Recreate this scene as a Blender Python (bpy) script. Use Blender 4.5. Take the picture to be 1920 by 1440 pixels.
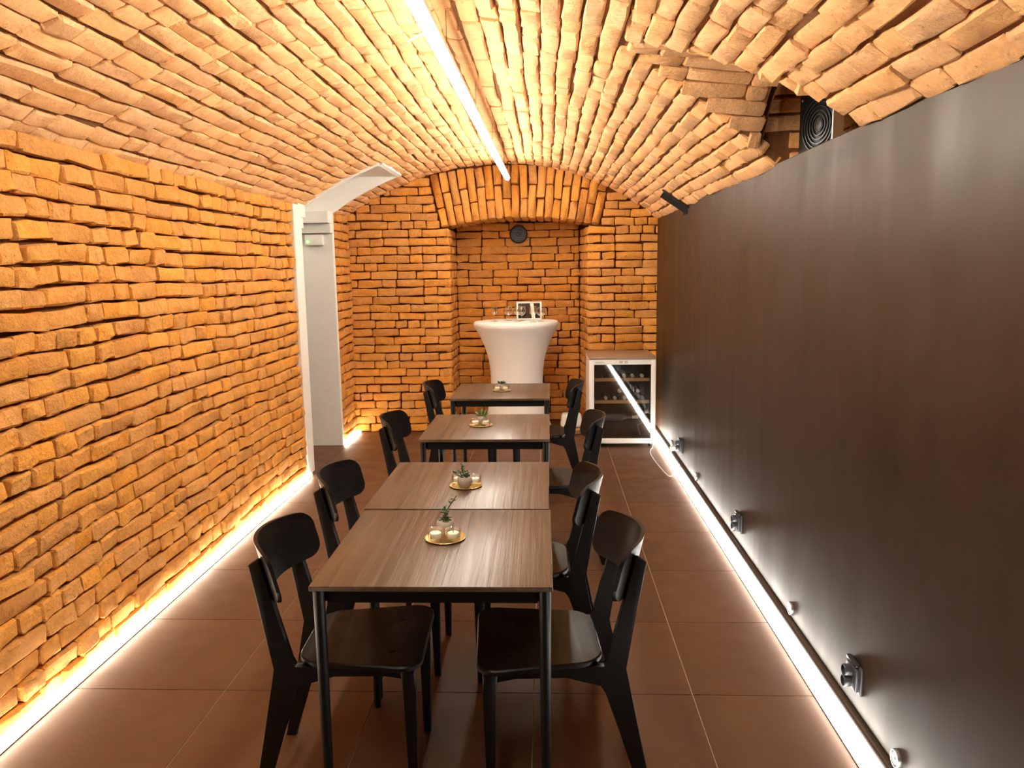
import bpy, bmesh, math, random
import numpy as np
from mathutils import Matrix, Vector

random.seed(7); np.random.seed(7)
for o in list(bpy.data.objects): bpy.data.objects.remove(o)
S = bpy.context.scene
COL = S.collection

# ------------------------------------------------------------------ camera
F_PX, PITCH, YAW, ROLL, CAM_H = 1434.26, math.radians(8.6025), math.radians(2.6485), math.radians(-0.8683), 1.603
fwd = Vector((-math.sin(YAW)*math.cos(PITCH), math.cos(YAW)*math.cos(PITCH), -math.sin(PITCH)))
rgt = Vector((math.cos(YAW), math.sin(YAW), 0)); upv = rgt.cross(fwd)
r2 = rgt*math.cos(ROLL)+upv*math.sin(ROLL); u2 = -rgt*math.sin(ROLL)+upv*math.cos(ROLL)
cam = bpy.data.cameras.new('camera'); camo = bpy.data.objects.new('camera', cam); COL.objects.link(camo)
M = Matrix((r2, u2, -fwd)).transposed().to_4x4(); M.translation = (0, 0, CAM_H); camo.matrix_world = M
cam.sensor_fit = 'HORIZONTAL'; cam.sensor_width = 36; cam.lens = 36*F_PX/1920; cam.clip_start = .05
S.camera = camo
CAMP = Vector((0, 0, CAM_H))
def project(P):
    d = Vector(P)-CAMP; c = d.dot(fwd)
    if c < .1: return None
    return 960+F_PX*d.dot(r2)/c, 720-F_PX*d.dot(u2)/c, c

# ------------------------------------------------------------------ world, light levels, exposure
w = bpy.data.worlds.new('world'); S.world = w; w.use_nodes = True
w.node_tree.nodes['Background'].inputs[0].default_value = (1, .8, .6, 1)
w.node_tree.nodes['Background'].inputs[1].default_value = .02
TUBE_L, STRIP_L_LEFT, STRIP_L_RIGHT, PASSAGE_FILL_L = 37.0, 12.5, 11.0, 13.0
TUBE_C, STRIP_C, STRIP_CL = (1, .96, .84), (1, .96, .88), (1, .89, .70)
S.view_settings.view_transform = 'Standard'; S.view_settings.look = 'None'
S.view_settings.gamma = 1; S.view_settings.exposure = 1.45
S.view_settings.use_curve_mapping = False

# ------------------------------------------------------------------ helpers
def link(name, me, parent=None, mat=None, loc=None, rot=None):
    o = bpy.data.objects.new(name, me); COL.objects.link(o)
    if mat and me is not None and len(me.materials) == 0: me.materials.append(mat)
    if parent: o.parent = parent
    if loc: o.location = loc
    if rot: o.rotation_euler = rot
    return o
def tag(o, label=None, cat=None, group=None, kind=None):
    if label: o['label'] = label
    if cat: o['category'] = cat
    if group: o['group'] = group
    if kind: o['kind'] = kind
    return o
def thing(name, label, cat, loc=(0, 0, 0), rz=0, group=None):
    o = bpy.data.objects.new(name, None); COL.objects.link(o); o.empty_display_size = .1
    o.location = loc; o.rotation_euler = (0, 0, rz)
    return tag(o, label, cat, group)
def copy_tree(o, parent=None):
    c = o.copy(); COL.objects.link(c); c.parent = parent
    for ch in o.children: copy_tree(ch, c)
    return c
def smooth(me, ang=40):
    me.polygons.foreach_set('use_smooth', [True]*len(me.polygons)); me.set_sharp_from_angle(angle=math.radians(ang)); me.update()
def fin(bm, name='m', sm=None):
    bmesh.ops.recalc_face_normals(bm, faces=bm.faces)
    me = bpy.data.meshes.new(name); bm.to_mesh(me); bm.free()
    if sm: smooth(me, sm)
    return me
def pyd(v, f, name='m', sm=None):
    me = bpy.data.meshes.new(name); me.from_pydata([tuple(a) for a in v], [], [tuple(a) for a in f]); me.update()
    if sm: smooth(me, sm)
    return me
def box(bm, x0, x1, y0, y1, z0, z1, bev=0, seg=2, mat=None):
    r = bmesh.ops.create_cube(bm, size=1)
    vs = r['verts']
    for v in vs:
        v.co = Vector(((x0+x1)/2+v.co.x*(x1-x0), (y0+y1)/2+v.co.y*(y1-y0), (z0+z1)/2+v.co.z*(z1-z0)))
        if mat is not None: v.co = mat @ v.co
    if bev:
        es = list({e for v in vs for e in v.link_edges})
        bmesh.ops.bevel(bm, geom=es, offset=bev, segments=seg, affect='EDGES', profile=.5)
def boxm(x0, x1, y0, y1, z0, z1, bev=0, seg=2):
    bm = bmesh.new(); box(bm, x0, x1, y0, y1, z0, z1, bev, seg); return fin(bm, 'b', 40 if bev else None)
def lathe(prof, n=32, cap=True, sm=40):
    v = []; f = []
    for r, z in prof:
        for i in range(n):
            a = 2*math.pi*i/n; v.append((r*math.cos(a), r*math.sin(a), z))
    for k in range(len(prof)-1):
        for i in range(n):
            j = (i+1) % n
            f.append((k*n+i, k*n+j, (k+1)*n+j, (k+1)*n+i))
    if cap:
        if prof[0][0] > 1e-4: f.append(tuple(range(n-1, -1, -1)))
        if prof[-1][0] > 1e-4: f.append(tuple((len(prof)-1)*n+i for i in range(n)))
    bm = bmesh.new(); me = pyd(v, f); bm.from_mesh(me); bpy.data.meshes.remove(me)
    bmesh.ops.remove_doubles(bm, verts=bm.verts, dist=1e-5)
    return fin(bm, 'l', sm)
def prism(bm, pts, a0, a1, axis='y', bev=0, seg=2):
    """extrude polygon of (u,w) along axis"""
    def P(u, w, a): return {'y': (u, a, w), 'x': (a, u, w), 'z': (u, w, a)}[axis]
    v0 = [bm.verts.new(P(u, w_, a0)) for u, w_ in pts]; v1 = [bm.verts.new(P(u, w_, a1)) for u, w_ in pts]
    n = len(pts); fs = [bm.faces.new(v0), bm.faces.new(v1[::-1])]
    for i in range(n): fs.append(bm.faces.new((v0[i], v1[i], v1[(i+1) % n], v0[(i+1) % n])))
    if bev:
        es = list({e for v in v0+v1 for e in v.link_edges})
        bmesh.ops.bevel(bm, geom=es, offset=bev, segments=seg, affect='EDGES', profile=.5)
def tube(pts, r, n=8, cap=True):
    pts = [Vector(p) for p in pts]; v = []; f = []
    t0 = (pts[1]-pts[0]).normalized(); up = Vector((0, 0, 1)) if abs(t0.z) < .9 else Vector((1, 0, 0))
    nrm = t0.cross(up).normalized()
    for k, p in enumerate(pts):
        t = (pts[min(k+1, len(pts)-1)]-pts[max(k-1, 0)]).normalized()
        nrm = (nrm-t*nrm.dot(t)).normalized(); b = t.cross(nrm)
        rr = r[k] if isinstance(r, (list, tuple)) else r
        for i in range(n):
            a = 2*math.pi*i/n; v.append(p+nrm*(rr*math.cos(a))+b*(rr*math.sin(a)))
    for k in range(len(pts)-1):
        for i in range(n):
            j = (i+1) % n; f.append((k*n+i, k*n+j, (k+1)*n+j, (k+1)*n+i))
    if cap:
        f.append(tuple(range(n-1, -1, -1))); f.append(tuple((len(pts)-1)*n+i for i in range(n)))
    bm = bmesh.new(); me = pyd(v, f); bm.from_mesh(me); bpy.data.meshes.remove(me)
    return fin(bm, 't', 50)
def spline(pts, n=8):
    pts = [Vector(p) for p in pts]; out = []
    for i in range(len(pts)-1):
        p0 = pts[max(i-1, 0)]; p1 = pts[i]; p2 = pts[i+1]; p3 = pts[min(i+2, len(pts)-1)]
        for k in range(n):
            t = k/n
            out.append(.5*((2*p1)+(p2-p0)*t+(2*p0-5*p1+4*p2-p3)*t*t+(3*p1-p0-3*p2+p3)*t**3))
    out.append(pts[-1]); return out

# ------------------------------------------------------------------ materials
def newmat(name):
    m = bpy.data.materials.new(name); m.use_nodes = True
    nt = m.node_tree; b = nt.nodes['Principled BSDF']
    return m, nt, b
def N(nt, t, **kw):
    n = nt.nodes.new(t)
    for k, v in kw.items():
        if k.startswith('i_'):
            key = k[2:]; key = int(key) if key.isdigit() else key
            n.inputs[key].default_value = v
        else: setattr(n, k, v)
    return n
def L(nt, a, b): nt.links.new(a, b)
def ramp(nt, fac, stops):
    r = N(nt, 'ShaderNodeValToRGB'); e = r.color_ramp.elements
    while len(e) < len(stops): e.new(.5)
    for i, (p, c) in enumerate(stops): e[i].position = p; e[i].color = c if len(c) == 4 else (*c, 1)
    L(nt, fac, r.inputs[0]); return r.outputs[0]
def maprange(nt, v, a, b, c, d):
    n = N(nt, 'ShaderNodeMapRange'); L(nt, v, n.inputs[0])
    for i, x in enumerate((a, b, c, d)): n.inputs[i+1].default_value = x
    return n.outputs[0]
def math_(nt, op, a, b=None):
    n = N(nt, 'ShaderNodeMath', operation=op)
    for i, x in enumerate((a, b)):
        if x is None: continue
        if isinstance(x, (int, float)): n.inputs[i].default_value = x
        else: L(nt, x, n.inputs[i])
    return n.outputs[0]
def noise(nt, vec, scale, detail=3, rough=.55, dist=0):
    n = N(nt, 'ShaderNodeTexNoise'); n.inputs['Scale'].default_value = scale; n.inputs['Detail'].default_value = detail
    n.inputs['Roughness'].default_value = rough; n.inputs['Distortion'].default_value = dist
    if vec is not None: L(nt, vec, n.inputs['Vector'])
    return n.outputs[0]
def scaled(nt, vec, s, loc=(0, 0, 0)):
    n = N(nt, 'ShaderNodeMapping'); n.inputs['Scale'].default_value = s; n.inputs['Location'].default_value = loc
    L(nt, vec, n.inputs[0]); return n.outputs[0]
def mixc(nt, fac, a, b, mode='MIX'):
    n = N(nt, 'ShaderNodeMix', data_type='RGBA', blend_type=mode)
    if isinstance(fac, (int, float)): n.inputs[0].default_value = fac
    else: L(nt, fac, n.inputs[0])
    for i, x in ((6, a), (7, b)):
        if isinstance(x, tuple): n.inputs[i].default_value = (*x, 1) if len(x) == 3 else x
        else: L(nt, x, n.inputs[i])
    return n.outputs[2]
def bump(nt, b, h, strength, dist):
    n = N(nt, 'ShaderNodeBump'); n.inputs['Strength'].default_value = strength; n.inputs['Distance'].default_value = dist
    L(nt, h, n.inputs['Height']); L(nt, n.outputs[0], b.inputs['Normal'])
def plain(name, col, rough=.5, metal=0, bumps=None, vary=.12, spec=.5):
    m, nt, b = newmat(name)
    pos = N(nt, 'ShaderNodeNewGeometry').outputs['Position']
    n = noise(nt, pos, 9, 3)
    c = mixc(nt, n, tuple(x*(1-vary) for x in col), tuple(min(1, x*(1+vary)) for x in col))
    L(nt, c, b.inputs['Base Color']); b.inputs['Roughness'].default_value = rough; b.inputs['Metallic'].default_value = metal
    b.inputs['Specular IOR Level'].default_value = spec
    if bumps: bump(nt, b, noise(nt, pos, bumps[0], 4), bumps[1], bumps[2])
    return m
def emit(name, col, strength):
    m, nt, b = newmat(name)
    b.inputs['Base Color'].default_value = (.8, .8, .78, 1); b.inputs['Roughness'].default_value = .4
    b.inputs['Emission Color'].default_value = (*col, 1); b.inputs['Emission Strength'].default_value = strength
    return m
def brickmat(name, a, bcol, rel=1.0):
    m, nt, b = newmat(name)
    geo = N(nt, 'ShaderNodeNewGeometry'); pos = geo.outputs['Position']
    oi = N(nt, 'ShaderNodeObjectInfo')
    rnd = math_(nt, 'FRACT', math_(nt, 'ADD', oi.outputs['Random'], geo.outputs['Random Per Island']))
    rnd2 = math_(nt, 'FRACT', math_(nt, 'MULTIPLY', rnd, 17.3))
    c = mixc(nt, rnd, a, bcol)
    n1 = noise(nt, pos, 14, 4, .6)
    c = mixc(nt, maprange(nt, n1, .42, .72, 0, .45), c, tuple(min(1, x*1.25+.03) for x in bcol))
    n2 = noise(nt, pos, 55, 4, .65)
    c = mixc(nt, maprange(nt, n2, .60, .74, 0, .65), c, (a[0]*.34, a[1]*.30, a[2]*.3))
    v = maprange(nt, rnd2, 0, 1, .90, 1.06)
    hsv = N(nt, 'ShaderNodeHueSaturation'); L(nt, c, hsv.inputs['Color']); L(nt, v, hsv.inputs['Value'])
    L(nt, maprange(nt, rnd2, 0, 1, .96, 1.03), hsv.inputs['Saturation'])
    L(nt, hsv.outputs[0], b.inputs['Base Color']); b.inputs['Roughness'].default_value = .82
    b.inputs['Specular IOR Level'].default_value = .35
    v1 = N(nt, 'ShaderNodeTexVoronoi'); v1.inputs['Scale'].default_value = 34
    wv = N(nt, 'ShaderNodeVectorMath', operation='ADD'); L(nt, pos, wv.inputs[0])
    nz = N(nt, 'ShaderNodeTexNoise'); nz.inputs['Scale'].default_value = 25; L(nt, pos, nz.inputs['Vector'])
    sc = N(nt, 'ShaderNodeVectorMath', operation='SCALE'); L(nt, nz.outputs['Color'], sc.inputs[0]); sc.inputs['Scale'].default_value = .04
    L(nt, sc.outputs[0], wv.inputs[1]); L(nt, wv.outputs[0], v1.inputs['Vector'])
    n3 = noise(nt, pos, 26, 5, .65, 1.4)
    crack = maprange(nt, math_(nt, 'ABSOLUTE', math_(nt, 'SUBTRACT', n3, .5)), 0, .035, 0, 1)
    h = math_(nt, 'ADD', math_(nt, 'MULTIPLY', n1, .9), math_(nt, 'ADD', math_(nt, 'MULTIPLY', v1.outputs['Distance'], .12), math_(nt, 'ADD', math_(nt, 'MULTIPLY', n2, .45), math_(nt, 'MULTIPLY', crack, .06))))
    bump(nt, b, h, min(1, .85*rel), .012*rel)
    return m
M_BRICK = brickmat('brick_wall', (.66, .270, .046), (.74, .335, .070), 1.4)
M_BRICKV = brickmat('brick_vault', (.74, .382, .152), (.80, .44, .19), 1.1)
M_MORTAR = plain('mortar', (.11, .040, .012), .95, bumps=(60, .8, .01), vary=.3, spec=.2)
M_MORTARV = plain('mortar_vault', (.20, .085, .03), .95, bumps=(60, .8, .01), vary=.3, spec=.2)
M_PLASTER = plain('white_plaster', (.78, .755, .70), .8, bumps=(18, .25, .01), vary=.03)
M_WHITE = plain('white_enamel', (.80, .79, .75), .32, vary=.02)
M_CLOTH = plain('stretch_cloth', (.80, .78, .75), .85, bumps=(300, .1, .002), vary=.02)
M_ALU = plain('aluminium', (.55, .55, .55), .35, 1, vary=.05)
M_BLACKM = plain('black_metal', (.006, .0055, .0055), .36, 0, vary=.2, spec=.28)
M_BLACKP = plain('black_plastic', (.022, .022, .023), .35, vary=.2)
M_SOCKET = plain('socket_plastic', (.05, .055, .065), .3, vary=.1)
M_CABLE = plain('cable_white', (.75, .73, .68), .5, vary=.02)
M_WAX = plain('candle_wax', (.85, .80, .68), .5, vary=.03)
M_STONE = plain('pot_stone', (.42, .38, .33), .8, bumps=(120, .4, .003), vary=.2)
M_SOIL = plain('soil', (.04, .028, .02), .9, bumps=(150, 1, .004), vary=.4)
M_GREEN = plain('succulent_green', (.055, .10, .035), .5, vary=.35)
M_GREEN2 = plain('succulent_pale_green', (.13, .19, .055), .5, vary=.3)
M_GOLD = plain('tray_gold', (.75, .58, .28), .3, 1, bumps=(240, .5, .003), vary=.15)
M_BEIGE = plain('tan_plastic', (.42, .27, .15), .5, vary=.08)
M_STEEL = plain('galvanised_steel', (.35, .34, .33), .4, 1, vary=.2)
M_WOODL = plain('shelf_beech', (.55, .36, .16), .5, vary=.15)
M_BOTTLE = plain('bottle_glass', (.015, .02, .012), .08, vary=.2)
M_FOIL = plain('bottle_foil', (.80, .78, .72), .35, vary=.05)
M_DARKIN = plain('cooler_inside', (.016, .014, .013), .5, vary=.2)
M_TOPPLATE = plain('cooler_top', (.30, .20, .13), .3, vary=.1)
M_GREY = plain('print_grey', (.12, .12, .12), .5, vary=.02)
M_PANELG = plain('panel_grey', (.45, .45, .43), .4, vary=.03)
M_TUBE = emit('tube_light', TUBE_C, TUBE_L)
M_STRIPL = emit('strip_light_wall', STRIP_CL, STRIP_L_LEFT)
M_STRIPR = emit('strip_light_base', STRIP_C, STRIP_L_RIGHT)
M_FILL_LAMP = emit('passage_fill_lamp', (1, .90, .74), PASSAGE_FILL_L)
M_LEDG = emit('green_indicator', (.08, 1, .05), 3)
M_LEDR = emit('red_display', (1, .05, .06), .6)

def woodmat(name, a, b_, rough, axis, gs, bs, spec=.5):
    m, nt, b = newmat(name)
    tc = N(nt, 'ShaderNodeTexCoord').outputs['Object']
    oi = N(nt, 'ShaderNodeObjectInfo')
    off = N(nt, 'ShaderNodeVectorMath', operation='ADD'); L(nt, tc, off.inputs[0])
    cmb = N(nt, 'ShaderNodeCombineXYZ'); L(nt, math_(nt, 'MULTIPLY', oi.outputs['Random'], 3.0), cmb.inputs[0]); L(nt, cmb.outputs[0], off.inputs[1])
    sc = [60, 60, 60]; sc[axis] = 1.6
    v = scaled(nt, off.outputs[0], tuple(sc))
    n = noise(nt, v, gs, 4, .6, .4)
    sc2 = [9, 9, 9]; sc2[axis] = .5
    n2 = noise(nt, scaled(nt, off.outputs[0], tuple(sc2)), 1, 3, .5, .8)
    f = math_(nt, 'MULTIPLY', math_(nt, 'ADD', n, n2), .5)
    L(nt, ramp(nt, f, [(.38, a), (.62, b_)]), b.inputs['Base Color'])
    L(nt, maprange(nt, n, .3, .7, rough-.05, rough+.08), b.inputs['Roughness'])
    b.inputs['Specular IOR Level'].default_value = spec
    bump(nt, b, f, bs, .002)
    return m
M_TOP = woodmat('table_laminate', (.056, .028, .013), (.108, .064, .034), .37, 1, 1, 1.0, .6)
M_CHAIR = woodmat('chair_black_stain', (.0035, .0026, .0026), (.0065, .0038, .0032), .38, 1, 1, .3, .28)

# dark painted wall, satin, with wiped and touched-up patches
M_DARK, nt, b = newmat('dark_satin_paint')
pos = N(nt, 'ShaderNodeNewGeometry').outputs['Position']
st = noise(nt, scaled(nt, pos, (1, 2.6, .40)), 1.2, 4, .55, .7)
sm_ = noise(nt, pos, 2.1, 4, .6, .9)
c = mixc(nt, maprange(nt, sm_, .3, .7, 0, 1), (.022, .0115, .0055), (.031, .0170, .0090))
sep = N(nt, 'ShaderNodeSeparateXYZ'); L(nt, pos, sep.inputs[0])
def blob(cy, cz, ry, rz):
    dy = math_(nt, 'DIVIDE', math_(nt, 'SUBTRACT', sep.outputs[1], cy), ry); dz = math_(nt, 'DIVIDE', math_(nt, 'SUBTRACT', sep.outputs[2], cz), rz)
    d = math_(nt, 'ADD', math_(nt, 'MULTIPLY', dy, dy), math_(nt, 'MULTIPLY', dz, dz))
    return maprange(nt, d, .75, 1.05, 1, 0)
BLOBS = [(3.17, 1.985, .15, .060), (2.98, 1.99, .13, .036), (2.79, 1.995, .09, .040)]
bl = None
for B in BLOBS:
    x = blob(*B); bl = x if bl is None else math_(nt, 'MAXIMUM', bl, x)
c = mixc(nt, math_(nt, 'MULTIPLY', bl, .6), c, (.008, .006, .006))
L(nt, c, b.inputs['Base Color'])
L(nt, maprange(nt, math_(nt, 'ADD', math_(nt, 'MULTIPLY', st, .7), math_(nt, 'MULTIPLY', sm_, .3)), .36, .64, .40, .55), b.inputs['Roughness']); b.inputs['Specular IOR Level'].default_value = .42; b.inputs['Specular Tint'].default_value = (1, .90, .78, 1)
bump(nt, b, math_(nt, 'ADD', noise(nt, pos, 3.5, 3), math_(nt, 'MULTIPLY', noise(nt, pos, 90, 3), .03)), .05, .03)

# floor tile
M_TILE, nt, b = newmat('floor_tile_brown')
pos = N(nt, 'ShaderNodeNewGeometry').outputs['Position']; oi = N(nt, 'ShaderNodeObjectInfo')
c = mixc(nt, noise(nt, pos, 5, 5, .6), (.096, .041, .017), (.130, .060, .028))
c = mixc(nt, maprange(nt, noise(nt, pos, 38, 3, .6), .70, .76, 0, .5), c, (.20, .14, .10))
hsv = N(nt, 'ShaderNodeHueSaturation'); L(nt, c, hsv.inputs['Color']); L(nt, maprange(nt, oi.outputs['Random'], 0, 1, .92, 1.08), hsv.inputs['Value'])
L(nt, hsv.outputs[0], b.inputs['Base Color'])
L(nt, maprange(nt, noise(nt, pos, 7, 4), .3, .7, .42, .56), b.inputs['Roughness']); b.inputs['Specular IOR Level'].default_value = .28
bump(nt, b, noise(nt, pos, 160, 3), .12, .002)
M_GROUT = plain('grout', (.50, .36, .27), .9, vary=.15)

def thin_glass(name, tint=(1, 1, 1), gloss=1.0, base=.08):
    m = bpy.data.materials.new(name); m.use_nodes = True; nt = m.node_tree
    for n in list(nt.nodes): nt.nodes.remove(n)
    out = N(nt, 'ShaderNodeOutputMaterial'); t = N(nt, 'ShaderNodeBsdfTransparent'); t.inputs[0].default_value = (*tint, 1)
    g = N(nt, 'ShaderNodeBsdfGlossy'); g.inputs['Roughness'].default_value = .02; g.inputs[0].default_value = (gloss, gloss, gloss, 1)
    fr = N(nt, 'ShaderNodeLayerWeight'); fr.inputs[0].default_value = .5
    mx = N(nt, 'ShaderNodeMixShader'); L(nt, math_(nt, 'ADD', math_(nt, 'MULTIPLY', math_(nt, 'POWER', fr.outputs['Facing'], 2.6), .8), base), mx.inputs[0]); L(nt, t.outputs[0], mx.inputs[1]); L(nt, g.outputs[0], mx.inputs[2])
    L(nt, mx.outputs[0], out.inputs[0]); return m
M_GLASS = thin_glass('clear_glass', (.97, .97, .95))
M_PANE = thin_glass('cooler_pane', (.80, .78, .74), 1.0, .09)
M_SCREEN = plain('frame_screen', (.012, .011, .012), .06, vary=.1)

# ------------------------------------------------------------------ room geometry constants
XL, XR, YB, ZTOP = -1.90, 1.06, 7.45, 2.06          # left brick wall, dark wall, back wall, dark wall top
XBR = 1.25                                            # brick wall behind the dark partition
CX, CZ, RL, RR = -.42, 2.58, 2.60, 2.30               # vault crown and radii
Y0, YR = 1.15, -2.2                                   # bricks start here; room's near end
def vz(x):
    u = x-CX; R = RL if u < 0 else RR
    return CZ-(R-math.sqrt(max(R*R-u*u, 0)))
LYC, LZC, LK, LX0, LX1, LSL = 3.20, 2.46, 1.30, .965, 1.36, .10            # lunette in front of the vent shaft
def lz(y, x=.65): return LZC-LSL*(x-.3)-LK*(y-LYC)**2
DY0, DY1, DCY0, DCY1, DCX, DCZ = 5.97, 6.85, 6.13, 6.88, -1.295, 2.428   # doorway and its cut in the vault
NX0, NX1, NXB0, NXB1, NYB = -.93, .40, -.92, .345, 8.0       # niche
ACX, ACZ, ARI, ARO, AANG = -.245, -1.47, 3.55, 4.02, math.radians(12.3)
def arch_z(x): return ACZ+math.sqrt(ARI**2-(x-ACX)**2)

# ------------------------------------------------------------------ bricks
def brick_mesh(L_, H, D, seed, wear=1.0):
    r = random.Random(seed)
    cx = [-.5, -.5+.010/L_, r.uniform(-.15, .15), .5-.010/L_, .5]; cz = [-.5, -.5+.009/H, .5-.009/H, .5]
    v = []
    skew = r.uniform(-.004, .004)*wear; tilt = r.uniform(-.004, .004)*wear; tz = r.uniform(-.004, .004)*wear
    for j in range(4):
        for i in range(5):
            x = cx[i]*L_; z = cz[j]*H; y = r.uniform(-.0035, .0035)*wear + tilt*cx[i]*2 + tz*cz[j]*2
            edge = (i in (0, 4))+(j in (0, 3))
            if edge == 1: y -= r.uniform(.003, .010)*wear
            if edge == 2: y -= r.uniform(.007, .018)*wear; x *= 1-r.uniform(.0, .014)/L_*wear; z *= 1-r.uniform(0, .012)/H*wear
            x += r.uniform(-.004, .004)*wear; z += r.uniform(-.004, .004)*wear + skew*cx[i]*2
            v.append((x, y, z))
    f = []
    for j in range(3):
        for i in range(4):
            a = j*5+i; f.append((a, a+1, a+6, a+5))
    per = [0, 1, 2, 3, 4, 9, 14, 19, 18, 17, 16, 15, 10, 5]
    n0 = len(v)
    for p in per: v.append((v[p][0], -D, v[p][2]))
    for k in range(14): f.append((per[k], n0+k, n0+(k+1) % 14, per[(k+1) % 14]))
    f = [tuple(reversed(q)) for q in f]
    me = pyd(v, f, 'brick'); bm = bmesh.new(); bm.from_mesh(me)
    # orient outward
    bm.normal_update()
    if bm.faces[:][0].normal.y < 0: bmesh.ops.reverse_faces(bm, faces=bm.faces)
    bm.to_mesh(me); bm.free(); smooth(me, 38); return me
BL = {'s': .262, 't': .19, 'h': .128, 'q': .07}
BH, BD, COURSE = .069, .056, .0805
LIB = {}
def lib(mat, wear=1.0, tagname=''):
    d = {}
    for k, l in BL.items():
        d[k] = []
        for i in range(9):
            me = brick_mesh(l, BH, BD, hash((k, i, 3)) % 9999 if False else (ord(k)*100+i*7+len(tagname)), wear)
            me.materials.append(mat); d[k].append(me)
    return d
LIBW = lib(M_BRICK, 1.15, 'w'); LIBV = lib(M_BRICKV, .9, 'vv')
def pick(length):
    k = min(BL, key=lambda a: abs(math.log(BL[a]/length))); return k
class Bricks:
    def __init__(s, parent, libr, mat): s.p, s.lib, s.mat, s.items = parent, libr, mat, []
    def add(s, c, ex, en, ez, length, height=BH, depth=BD):
        """centre of face c, ex along length, en outward normal, ez along height"""
        k = pick(length); me = random.choice(s.lib[k])
        flip = random.choice((1, -1))
        ex, en, ez = Vector(ex)*flip, Vector(en), Vector(ez)*flip
        sc = (length/BL[k], depth/BD, height/BH)
        m = Matrix(((ex.x*sc[0], en.x*sc[1], ez.x*sc[2], c[0]), (ex.y*sc[0], en.y*sc[1], ez.y*sc[2], c[1]), (ex.z*sc[0], en.z*sc[1], ez.z*sc[2], c[2]), (0, 0, 0, 1)))
        pr = project(c); sz = 0
        if pr and -60 < pr[0] < 1980 and -60 < pr[1] < 1500:
            d = Vector(c)-CAMP; sz = length*height*max(0, -d.normalized().dot(en))/d.length**2
            if c[0] > XR-.01 : sz *= .05
        s.items.append((sz, me, m))
    def build(s, limit=300):
        s.items.sort(key=lambda a: -a[0])
        for sz, me, m in s.items[:limit]:
            o = bpy.data.objects.new('brick', me); COL.objects.link(o); o.parent = s.p; o.matrix_world = m
        rest = s.items[limit:]
        if not rest: return
        V = []; Fc = []; off = 0; cache = {}
        for sz, me, m in rest:
            if me.name not in cache:
                a = np.empty(len(me.vertices)*3); me.vertices.foreach_get('co', a)
                cache[me.name] = (a.reshape(-1, 3), [tuple(p.vertices) for p in me.polygons])
            a, fs = cache[me.name]; mm = np.array(m)
            V.append(a @ mm[:3, :3].T + mm[:3, 3]); neg = np.linalg.det(mm[:3, :3]) < 0
            for q in fs:
                q = tuple(i+off for i in q); Fc.append(q[::-1] if neg else q)
            off += len(a)
        me = pyd(np.concatenate(V), Fc, 'bricks', 38); o = link('bricks', me, s.p, s.mat); o['kind'] = 'stuff'
def run_course(a, b, gap, mix, start=None):
    """split [a,b] into brick intervals"""
    out = []; p = a
    first = start
    while p < b-.03:
        l = first if first else random.choices([BL['s'], BL['t'], BL['h']], mix)[0]*random.uniform(.93, 1.07)
        first = None
        if b-(p+l) < .05: l = b-p
        l = min(l, b-p)
        if l > .33: l = l/2
        out.append((p+gap/2, p+l-gap/2)); p += l
    return out

# ---- floor
def structure(name, me, mat, label, cat):
    o = link(name, me, None, mat); tag(o, label, cat, kind='structure'); return o
floor = structure('floor', pyd([(-3.3, YR, -.004), (1.3, YR, -.004), (1.3, 8.2, -.004), (-3.3, 8.2, -.004)], [(0, 1, 2, 3)]), M_GROUT, 'brown square floor tiles with pale thin grout lines', 'floor')
TX0, TY0, TS = -1.2598, 2.7077, .6
tile_me = boxm(-.2980, .2980, -.2980, .2980, -.02, 0); tile_me.materials.append(M_TILE)
edge_cache = {}
for i in range(-4, 5):
    for j in range(-9, 10):
        x0, y0 = TX0+i*TS, TY0+j*TS
        if x0+TS < -3.25 or x0 > 1.2 or y0+TS < YR or y0 > 8.1: continue
        if x0+TS < XL-.05 and not (5.2 < y0+TS and y0 < 7.2): continue
        link('floor_tile', tile_me, floor, None, (x0+TS/2, y0+TS/2, 0))

# ---- left wall
def quad(pts, f=None): return pyd(pts, f or [tuple(range(len(pts)))])
RC = .040
v = []; f = []
def addq(pts): f.append(tuple(range(len(v), len(v)+len(pts)))); v.extend(pts)
x = XL-RC
addq([(x, YR, 0), (x, 5.85, 0), (x, 5.85, 2.2), (x, YR, 2.2)])
addq([(x, 6.90, 0), (x, 7.5, 0), (x, 7.5, 2.2), (x, 6.90, 2.2)])
wl = structure('wall_left', pyd(v, f), M_MORTAR, 'orange brick side wall with deep dark joints, white doorway at its far end', 'wall')
B = Bricks(wl, LIBW, M_BRICK)
def wav(y, z): return .010*math.sin(y*1.5+z*2.1)+.004*math.sin(y*3.7+z*5)+.0025*math.sin(y*9+z*11)
nc = 26
for k in range(nc):
    z = (k+.5)*2.125/nc
    for (a, b_) in ((Y0, 5.80), (6.90, YB+.01)):
        p = run_course(a-random.uniform(0, .1) if a == Y0 else a, b_, random.uniform(.004, .009), (.30, .18, .52))
        for y0, y1 in p:
            yc = (y0+y1)/2; zz = z+wav(yc, z)*(1 if .1 < z < 2.0 else .3); sl = (wav(y1, z)-wav(y0, z))/(y1-y0)
            ex = Vector((0, 1, sl+random.uniform(-.012, .012))).normalized(); en = Vector((1, 0, random.uniform(-.05, .03))).normalized(); ez = ex.cross(en)*-1
            ez = Vector((0, -ex.z, ex.y))
            pro = random.gauss(0, .005)+.006*math.sin(yc*2.3+z*3)
            B.add((XL+pro, yc, zz), ex, en, ez, y1-y0, BH*random.uniform(.93, 1.05))
B.build()

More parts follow.
